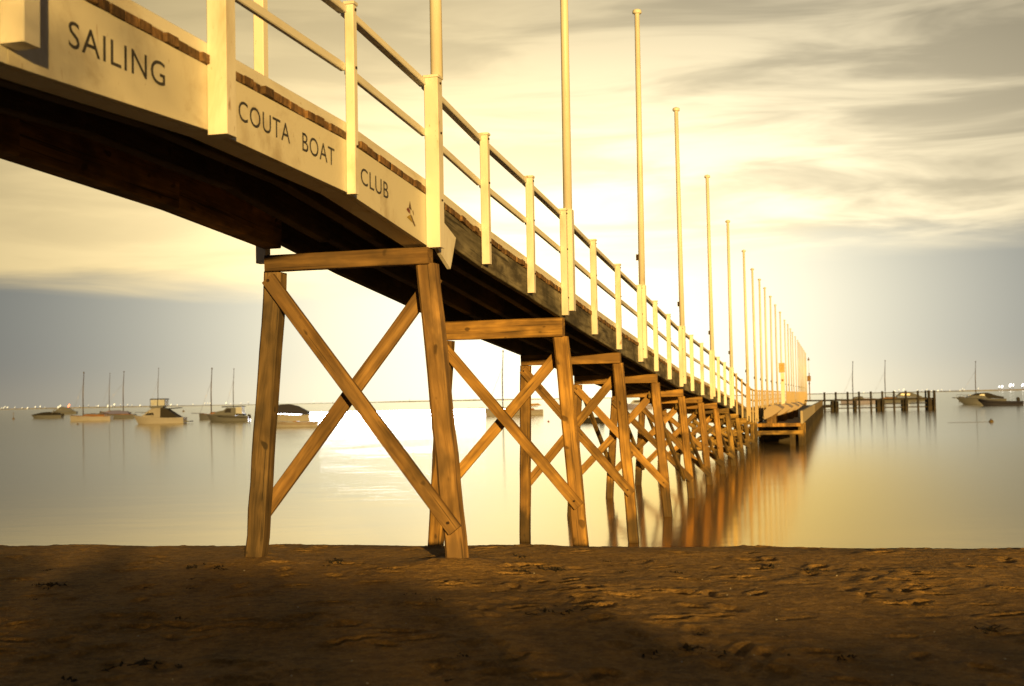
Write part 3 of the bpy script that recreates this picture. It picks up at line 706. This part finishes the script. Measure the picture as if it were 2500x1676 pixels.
for x_, w_ in ((L * .07, L * .125), (-L * .07, L * .125)):
    profile('screen', fb_, [(x_ - w_ / 2, 2.62), (x_ + w_ / 2, 2.62), (x_ + w_ / 2, 3.44), (x_ - w_ / 2, 3.44)], 1.7, 1.75, M['hull_white'])
profile('swim_platform', e, [(-L * .5, .2), (-L * .5, .34), (-L * .62, .34), (-L * .62, .2)], 2.3, 2.3, M['hull_grey']); toe_rail(e, L, 2.9, 1.2)
profile('stern_awning', e, [(-L * .2, 2.1), (-L * .2, 2.22), (-L * .42, 2.3), (-L * .42, 2.2)], 2.2, 2.2, M['black'])
# G far yacht behind the cruiser
e, L = boat(360, 412, 1012.5, 'far yacht hidden behind the flybridge cruiser, only its mast showing')
couta(e, L, 13.5, L * .5 - 26 / 52 * L, M['hull_grey'], False)
# H sailing boat with bowsprit
e, L = boat(486, 570, 1024, 'sailing boat with bowsprit half hidden behind the hardtop launch')
couta(e, L, 8.9, L * .5 - 30 / 84 * L, M['hull_grey'])
# I hardtop launch
e, L = boat(505, 609, 1029.5, 'grey launch with a dark hardtop and pale side curtains')
add_hull(e, L, 2.6, 1.15, 0.8, M['hull_grey'], rake=0.8)
profile('foredeck_cabin', e, [(L * .34, 1.05), (L * .22, 1.55), (L * .08, 1.7), (L * .0, 2.1), (-L * .2, 2.1), (-L * .2, .85)], 2.2, 1.7, M['hull_grey'])
for s_ in (-1, 1): profile('window', e, [(L * .06, 1.35), (L * .01, 1.95), (-L * .10, 1.95), (-L * .10, 1.35)], .03, .03, M['glass'], s_ * 1.0)
profile('hardtop', e, [(L * .13, 2.16), (L * .10, 2.32), (-L * .36, 2.34), (-L * .40, 2.2)], 2.2, 2.0, M['black'])
profile('curtain', e, [(-L * .21, .95), (-L * .21, 2.14), (-L * .35, 2.16), (-L * .37, 1.0)], 2.1, 1.9, M['hull_white'])
profile('dodger', e, [(-L * .38, .86), (-L * .22, .9), (-L * .22, 1.2), (-L * .40, 1.1)], 2.36, 2.36, M['black']); outboard(e, -L * .49, .45)
for s_ in (-1, 1): bar('stripe', e, [(-L * .45, s_ * 1.16, .55), (0, s_ * 1.30, .68), (L * .2, s_ * 1.12, .8)], 0.06, M['black'])
# J far yacht
e, L = boat(548, 592, 1011, 'far yacht with a short thin mast beyond the hardtop launch')
couta(e, L, 12.0, L * .5 - 22 / 44 * L, M['hull_grey'], False)
# K navy canopied boat
e, L = boat(648, 758, 1030, 'cream motorboat under a rounded navy canopy behind the first trestle')
add_hull(e, L, 2.6, 1.25, 0.95, M['hull_cream'], rake=0.7)
profile('canopy', e, [(L * .36, 1.2), (L * .30, 1.9), (L * .20, 2.4), (-L * .02, 2.5), (-L * .22, 2.2), (-L * .46, 1.35), (-L * .46, .95), (-L * .2, 1.05)], 2.3, 1.4, M['navy'])
for s_ in (-1, 1): profile('window', e, [(L * .33, 1.45), (L * .29, 1.85), (L * .22, 1.85), (L * .27, 1.4)], .03, .03, M['alu'], s_ * 1.02)
# L open tender
e, L = boat(668, 778, 1043, 'open cream clinker tender floating nearest the first trestle')
add_hull(e, L, 1.9, 0.72, 0.55, M['hull_cream'], rake=0.25)
for z_ in (.3, .48):
    for s_ in (-1, 1): bar('strake', e, [(-L * .47, s_ * .80, z_), (-L * .1, s_ * .95, z_ + .02), (L * .25, s_ * .72, z_ + .06), (L * .46, s_ * .12, z_ + .14)], 0.03, M['varnish'], 5)
profile('thwart', e, [(-L * .05, .56), (-L * .05, .64), (L * .05, .64), (L * .05, .56)], 1.5, 1.5, M['varnish'])
# M dark blue launch
e, L = boat(1106, 1186, 1013.5, 'dark blue open launch seen past the first trestle')
add_hull(e, L, 2.1, 0.75, 0.6, M['navy'], rake=0.4)
profile('engine_box', e, [(-L * .05, .6), (-L * .05, 1.0), (L * .06, 1.0), (L * .06, .6)], .8, .7, M['black'])
r_ = bar('rail', e, [(-L * .45, .85, 1.2), (L * .05, .9, 1.25)], 0.03, M['alu'])
for x_ in (-.45, -.2, .05): bar('stanchion', r_, [(L * x_, .85, .5), (L * x_, .87, 1.22)], 0.025, M['alu'], 6, e)
# N cream yacht
e, L = boat(1184, 1326, 1015, 'cream wooden yacht with tall mast seen between the second trestle timbers')
couta(e, L, 10.0, L * .5 - 44 / 142 * L, M['hull_cream'])
profile('sail_bundle', e, [(-L * .48, 1.5), (-L * .42, 1.85), (-L * .05, 1.75), (L * .12, 1.55), (L * .1, 1.35), (-L * .3, 1.4)], .5, .25, M['cover_tan'])
# O dark dinghy with outboard
e, L = boat(1398, 1476, 1032.5, 'dark dinghy with an outboard motor seen under the jetty')
add_hull(e, L, 1.5, 0.62, 0.55, M['black'], rake=0.5); outboard(e, -L * .40, .5)
profile('thwart', e, [(-L * .02, .5), (-L * .02, .6), (L * .08, .6), (L * .08, .5)], 1.3, 1.3, M['varnish'])
# P white motorboat under the jetty
e, L = boat(1524, 1592, 998.5, 'white motorboat glimpsed far off under the jetty deck')
add_hull(e, L, 2.4, 1.2, .9, M['hull_lilac'], rake=.9)
profile('cabin', e, [(L * .28, 1.1), (L * .16, 1.9), (-L * .2, 1.95), (-L * .24, .95)], 2.1, 1.6, M['hull_white'])
for s_ in (-1, 1): profile('window', e, [(L * .18, 1.4), (L * .13, 1.75), (-L * .12, 1.75), (-L * .12, 1.4)], .03, .03, M['glass'], s_ * .97)
# Q two yachts behind the finger pier
e, L = boat(2052, 2136, 986, 'lilac hulled yacht moored behind the dark finger pier')
couta(e, L, 9.6, L * .5 - 31 / 84 * L, M['hull_lilac'])
profile('cabin', e, [(L * .12, 1.0), (L * .08, 1.6), (-L * .12, 1.7), (-L * .16, 1.0)], 1.9, 1.4, M['hull_grey'])
e, L = boat(2126, 2196, 983, 'far yacht with a dark mast rising behind the middle of the finger pier')
couta(e, L, 10.2, L * .5 - 36 / 70 * L, M['hull_grey'], False)
# R motorboat behind the finger pier
e, L = boat(2162, 2256, 980, 'grey cabin motorboat moored behind the right end of the finger pier')
add_hull(e, L, 2.9, 1.3, 1.0, M['hull_grey'], rake=1.2); toe_rail(e, L, 2.9, 1.3)
cb = profile('cabin', e, [(L * .22, 1.25), (L * .12, 2.3), (-L * .14, 2.4), (-L * .42, 1.2), (-L * .42, 1.0)], 2.4, 1.6, M['hull_grey'])
for s_ in (-1, 1):
    for x_ in (.08, -.06): profile('window', cb, [(L * (x_ + .06), 1.5), (L * (x_ + .04), 2.1), (L * (x_ - .05), 2.1), (L * (x_ - .05), 1.5)], .03, .03, M['hull_white'], s_ * 1.02)
# S cruiser on the right
e, L = boat(2333, 2452, 987.5, 'motor cruiser with black canopy and bow rail near the right edge')
add_hull(e, L, 2.8, 1.35, 0.95, M['hull_grey'], rake=1.9)
profile('foredeck', e, [(L * .30, 1.25), (L * .16, 1.6), (-L * .12, 1.7), (-L * .2, 1.0)], 2.2, 1.7, M['hull_grey'])
profile('canopy', e, [(L * .18, 1.62), (L * .05, 2.05), (-L * .14, 2.12), (-L * .30, 1.6), (-L * .45, 1.3), (-L * .45, 1.0), (-L * .12, 1.1), (-L * .06, 1.72)], 2.3, 1.5, M['black'])
for s_ in (-1, 1): profile('window', e, [(L * .06, 1.66), (L * .0, 1.88), (-L * .06, 1.88), (-L * .07, 1.55)], .03, .03, M['hull_white'], s_ * .98)
toe_rail(e, L, 2.8, 1.3); bar('bow_sprit', e, [(L * .4, 0, 1.25), (L * .56, 0, 1.3)], 0.09, M['hull_grey'])
e, L = boat(2340, 2400, 979, 'far yacht whose mast stands up behind the right-hand motor cruiser')
couta(e, L, 9.6, L * .5 - 43 / 60 * L, M['hull_grey'], False)
# T inflatable tender on its stern
e, L = boat(2388, 2494, 990.5, 'dark blue inflatable tender with raised outboard at the right edge')
add_hull(e, L, 2.2, 0.95, 0.6, M['navy'], rake=1.3)
for s_ in (-1, 1): bar('side_tube', e, [(-L * .49, s_ * .95, .5), (0, s_ * 1.0, .55), (L * .3, s_ * .7, .75), (L * .47, s_ * .12, .98)], 0.2, M['navy'], 8)
outboard(e, -L * .42, .75)
# added row of glowing panels standing in for a passing boat's light trail
c = on_water(930, 1019)
e = empty('light_trail', c, 'added glowing row standing in for the light trail of a passing boat beyond the first trestle', 'light trail')
slab('deck', e, [c + Vector((x, y, -.2)) for x, y in ((-17, -1), (22, -1), (22, 1.4), (-17, 1.4))], (0, 0, .35), M['hull_white'])
for k in range(27):
    x = -16.5 + k * 1.42
    bx = c + Vector((x, -1.02, .62))
    slab('trail_light', e, [bx + Vector((u, 0, v)) for u, v in ((-.68, -.44), (.68, -.44), (.68, .40), (-.68, .40))], (0, .14, 0), M['trail_glow'])

# buoys
def buoy(px, py, r, label, mat, stick=0.0):
    c = on_water(px, py); e = empty('buoy', c, label, 'buoy', 'mooring buoys')
    tube('float', e, [c + Vector((0, 0, z * r)) for z in (-.7, -.5, 0, .5, .85, 1.0, 1.05)], [r * k for k in (.4, .85, 1.0, .88, .55, .22, .1)], mat, 10)
    tube('ring', e, [c + Vector((-.3 * r, 0, r * 1.0)), c + Vector((-.3 * r, 0, r * 1.4)), c + Vector((.3 * r, 0, r * 1.4)), c + Vector((.3 * r, 0, r * 1.0))], r * .1, M['bolt'], 5)
    if stick: tube('staff', e, [c + Vector((0, 0, r)), c + Vector((0, 0, r + stick))], r * .18, mat, 6)
    return c
cb_ = buoy(2420, 1031, 0.20, 'round weedy mooring buoy in front of the right-hand cruiser', M['buoy'])
tag(tube('mooring_rope', None, [cb_ + Vector((0, 0, .03)), cb_ + Vector((-1.2, .2, .025)), cb_ + Vector((-3.4, .4, .02))], 0.009, M['rope'], 5), 'thin floating rope trailing from the weedy buoy', 'rope')
buoy(1339, 1030.5, 0.13, 'small red buoy floating beneath the jetty deck', M['buoy_red'])
buoy(33, 1024, 0.30, 'tall spar buoy at the far left edge', M['buoy'], 1.4)
buoy(190, 1037, 0.16, 'tiny dark buoy below the pale wooden sailing boat', M['buoy'])
buoy(448, 1006, 0.5, 'small dark buoy right of the flybridge cruiser', M['buoy'])

# ------------------------------------------------------------------ finger pier at the end
c0, c1 = on_water(2007, 1005.5), on_water(2276, 1001.0)
yF = 186.0; xL, xR = 40.5, at_depth(2277, 980, yF).x
fp = empty('finger_pier', (xL, yF, 0), 'dark low finger pier with square posts standing out from the jetty end', 'pier')
for k in range(6):
    a_, b_ = xL + (xR - xL) * k / 6, xL + (xR - xL) * (k + 1) / 6
    slab('deck_section', fp, [(a_ + .01, yF - 1, 1.45), (b_ - .01, yF - 1, 1.45), (b_ - .01, yF + 1, 1.45), (a_ + .01, yF + 1, 1.45)], (0, 0, 0.22), M['dark_wood'])
def fx(zx): return at_depth(1950 + zx / 4.253, 976, yF).x
for zx in (248, 365, 487, 605, 727, 845, 965, 1088, 1212, 1325, 1382):
    w = 0.24 if zx < 1300 else 0.3
    beam('post', fp, (fx(zx), yF - 1.15, -1.0), (fx(zx), yF - 1.15, 2.72), w, w, M['dark_wood'], (1, 0, 0))
for zx in (425, 905, 1150, 1345): beam('post', fp, (fx(zx), yF + 1.15, -1.0), (fx(zx), yF + 1.15, 2.72 if zx > 1300 else 1.4), .2, .2, M['dark_wood'], (1, 0, 0))
for za, zb in ((328, 376), (560, 586), (795, 858), (1060, 1104), (1325, 1390)):
    beam('fender_pile', fp, ((fx(za) + fx(zb)) / 2, yF - .4, -1.0), ((fx(za) + fx(zb)) / 2, yF - .4, 1.44), fx(zb) - fx(za), 0.9, M['dark_wood'], (1, 0, 0))
for z_, a_, b_ in ((0.42, 376, 1385), (0.95, 860, 1325), (0.98, 370, 560)):
    beam('waling', fp, (fx(a_), yF - .93, z_), (fx(b_), yF - .93, z_), .12, .14, M['dark_wood'], (0, 1, 0))
for z_, h_ in ((0.75, .42), (0.30, .1), (0.08, .1)):
    beam('lower_landing', fp, (fx(236), yF - 1.4, z_), (fx(330), yF - 1.4, z_), 0.5, h_, M['dark_wood'], (0, 1, 0))
bar_pts = [(fx(130), yF - 1.15, 2.5), (fx(1385), yF - 1.15, 2.55)]
tube('rail_wire', fp, bar_pts, 0.022, M['dark_wood'], 5)

# ------------------------------------------------------------------ upturned dinghies on the stage
def dinghy(D, lat, lab, L=3.4):
    t, n = jdir(D); p_ = LP(D, lat, 1.80)
    e = empty('upturned_dinghy', p_, lab, 'dinghy', 'upturned dinghies on the landing stage')
    yaw = math.atan2(t.y, t.x)
    mw = Matrix.Translation(p_) @ Matrix.Rotation(yaw, 4, 'Z') @ Matrix.Rotation(R(180 - 30), 4, 'X')
    WM[e] = mw; e.matrix_world = mw
    mobj('hull', hull_mesh('hull', L, 1.25, 0.30, 0.26, M['dinghy'], rake=0.25, draft=0.22), mw, e)
    for x_ in (-L * .3, L * .28): beam('cradle', e, p_ + t * x_ + Vector((0, 0, -.69)), p_ + t * x_ + Vector((0, 0, -.14)), 0.5, 0.08, M['timber_old'], n)
    bar('keel', e, [(-L * .46, 0, -.24), (L * .3, 0, -.24)], 0.03, M['varnish'])
dinghy(68.2, -1.5, 'nearest of the upturned tan dinghies on the landing stage')
dinghy(73.0, -1.2, 'second of the upturned tan dinghies on the landing stage')
dinghy(78.5, -1.0, 'third of the upturned tan dinghies on the landing stage')
dinghy(84.5, -0.9, 'farthest of the upturned tan dinghies on the landing stage')

# ------------------------------------------------------------------ lamps on the far shore
lamps = [3, 8, 12, 18, 36, 54, 67, 86, 98, 110, 142, 147, 194, 216, 235, 240, 263, 272, 279, 294, 312, 322, 342, 417, 433, 471, 500, 507, 513, 552, 563, 588, 606, 680, 700, 766, 784, 812, 850, 905, 1000, 1108, 1160, 1290, 2005, 2040, 2110, 2185, 2196, 2207, 2240, 2252, 2264, 2275, 2283, 2291, 2300, 2320, 2345, 2351, 2355, 2390]
bulb_V, bulb_F = ringmesh([[(0.75 * z * 0.45 + r * math.cos(a), r * math.sin(a), z) for a in [k * math.pi / 4 for k in range(8)]] for z, r in ((-3.4, .3), (-2.2, 1.5), (0, 2.0), (2.2, 1.5), (3.4, .3))])
bulb = {k: mesh_data('bulb', bulb_V, bulb_F, M[k], True) for k in ('lamp', 'lamp_white', 'lamp_red')}
pV, pF = ringmesh([[(x, y, z) for x, y in octo(.6, .6, .1)] for z in (0, 6.0)]); post_me = mesh_data('lamp_post', pV, pF, M['bolt'])
def lamp(px, dz, kind, k, label, group='lights along the far shore'):
    d = ray(px, 985); D = 3085.0; x = d.x / d.y * D
    e = empty('shore_lamp', (x, D, 0), label, 'lamp', group)
    zc = 4.8 + dz
    mobj('bulb', bulb[kind], Matrix.Translation((x, D, zc)) @ Matrix.Scale(k, 4), e)
    mobj('lamp_post', post_me, Matrix.Translation((x, D + 2.5, 0)) @ Matrix.Diagonal((1, 1, zc / 6.0, 1)), e)
for px in lamps:
    lamp(px, random.uniform(-2, 2.5), 'lamp', random.choice((.3, .4, .45, .6, .75)), 'small warm lamp among the lights strung along the far horizon')
lamp(168, 1.5, 'lamp_red', 1.2, 'single red light on the horizon above the low dark runabout', None)
for px, k in ((2441, .5), (2448, .85), (2468, 1.15), (2475, .7), (2498, .95)):
    lamp(px, 8.0 if px > 2450 else 5, 'lamp_white', k, 'bright white light on the horizon at the far right', 'white lights at the far right')

# ------------------------------------------------------------------ beach litter
V, F = [], []
def tuft(cx, cy, s):
    for k in range(random.randint(5, 10)):
        a = random.uniform(0, 6.28); l_ = random.uniform(.04, .14) * s; w_ = random.uniform(.006, .016) * s
        x0, y0 = cx + random.gauss(0, .06 * s), cy + random.gauss(0, .05 * s); z0 = sand_at(x0, y0) + .005
        p0 = Vector((x0, y0, z0)); p1 = p0 + Vector((math.cos(a) * l_ * .5, math.sin(a) * l_ * .5, random.uniform(.003, .02) * s)); p2 = p0 + Vector((math.cos(a) * l_, math.sin(a) * l_, random.uniform(-.005, .02) * s))
        s_ = Vector((-math.sin(a), math.cos(a), .3)) * w_
        b0 = len(V); V.extend([p0 - s_, p0 + s_, p1 - s_, p1 + s_, p2, p1 + Vector((0, 0, w_ * 1.5))])
        F.extend([(b0, b0 + 1, b0 + 3, b0 + 2), (b0 + 2, b0 + 3, b0 + 4), (b0 + 2, b0 + 5, b0 + 3)])
for k in range(40):
    y = random.uniform(7.2, 14.0); tuft(random.uniform(-.42, .42) * y, y, random.choice((.3, .4, .5, .7)))
for px, py in ((1935, 1392), (1360, 1388), (810, 1378), (2370, 1545), (1700, 1600), (1330, 1510), (530, 1390), (150, 1430), (260, 1620)):
    c = on_water(px, py, 0.95); 
    for k in range(2): tuft(c.x + random.gauss(0, .12), c.y + random.gauss(0, .1), 0.9)
tag(mobj('seaweed_litter', mesh_data('seaweed_litter', V, F, M['weed'])), 'dry dark seaweed scraps strewn over the sand', None, None, 'stuff')
V, F = [], []
for k in range(45):
    y = random.uniform(7.2, 13.5); x = random.uniform(-.42, .42) * y; z = sand_at(x, y) + .006; r = random.uniform(.004, .010)
    b0 = len(V)
    for a in range(5): V.append((x + r * math.cos(a * 1.257), y + r * math.sin(a * 1.257), z + random.uniform(-.003, .003)))
    V.append((x, y, z + r * .9)); F += [(b0 + a, b0 + (a + 1) % 5, b0 + 5) for a in range(5)]
tag(mobj('shell_grit', mesh_data('shell_grit', V, F, M['shell'])), 'tiny pale shell fragments on the sand', None, None, 'stuff')

# ------------------------------------------------------------------ unseen scrub added behind the viewer to shade the near sand
def shrub(x, y, h, w, label):
    z0 = float(beach_z(x, y)) - .05; e = empty('shade_shrub', (x, y, z0), label, 'shrub', 'unseen scrub added for shade')
    for k in range(4):
        a = random.uniform(0, 6.28)
        tube('stem', e, [(x, y, z0), (x + math.cos(a) * w * .2, y + math.sin(a) * .3, z0 + h * .45), (x + math.cos(a) * w * .35, y + math.sin(a) * .5, z0 + h * .8)], [.05, .035, .012], M['bark'], 6)
    V, F = [], []
    for k in range(2400):
        a = random.uniform(0, 6.28); rr = random.random() ** .5; zz = random.random() ** 1.5; rr *= (1 - zz * .55)
        c = Vector((x + math.cos(a) * rr * w * .5, y + math.sin(a) * rr * 1.0, z0 + .1 + zz * (h - .1)))
        d = Vector((random.gauss(0, 1), random.gauss(0, 1), random.gauss(0, 1))).normalized(); s_ = d.cross(Vector((.3, .5, .8))).normalized() * random.uniform(.03, .06); l_ = d * random.uniform(.06, .12)
        b0 = len(V); V.extend([c - l_, c - s_, c + l_, c + s_]); F.append((b0, b0 + 1, b0 + 2, b0 + 3))
    me = bpy.data.meshes.new('crown'); me.from_pydata([tuple(v) for v in V], [], F); me.materials.append(M['leaf']); mobj('crown', me, Matrix(), e)
for k in range(24):
    x = -15.5 + k * 1.2; h = float(np.interp(x, [-4, 5], [2.65, 1.72])) + random.uniform(-.05, .05)
    shrub(x, -7.5 + random.uniform(-.3, .3), h, 3.4, f'unseen leafy shrub added behind the viewer to shade the sand, {ORD[k]} along the row')
# unseen young tree added behind them to dapple the near end of the sign
tx, ty = 0.45, -8.6; z0 = float(beach_z(tx, ty)) - .05
e = empty('shade_tree', (tx, ty, z0), 'unseen slim young tree added behind the viewer to dapple the sign', 'tree')
tube('trunk', e, [(tx, ty, z0), (tx + .08, ty, z0 + 2.4), (tx - .05, ty, z0 + 4.4), (tx, ty, z0 + 5.9)], [.09, .07, .045, .015], M['bark'], 8)
V, F = [], []
for k in range(520):
    u = Vector((random.gauss(0, 1), random.gauss(0, 1), random.gauss(0, 1))).normalized() * random.random() ** .45
    c = Vector((tx + u.x * 1.15, ty + u.y * 1.1, z0 + 5.25 + u.z * 1.25))
    d = Vector((random.gauss(0, 1), random.gauss(0, 1), random.gauss(0, 1))).normalized(); s_ = d.cross(Vector((.3, .5, .8))).normalized() * random.uniform(.03, .05); l_ = d * random.uniform(.06, .11)
    b0 = len(V); V.extend([c - l_, c - s_, c + l_, c + s_]); F.append((b0, b0 + 1, b0 + 2, b0 + 3))
me = bpy.data.meshes.new('crown'); me.from_pydata([tuple(v) for v in V], [], F); me.materials.append(M['leaf']); mobj('crown', me, Matrix(), e)
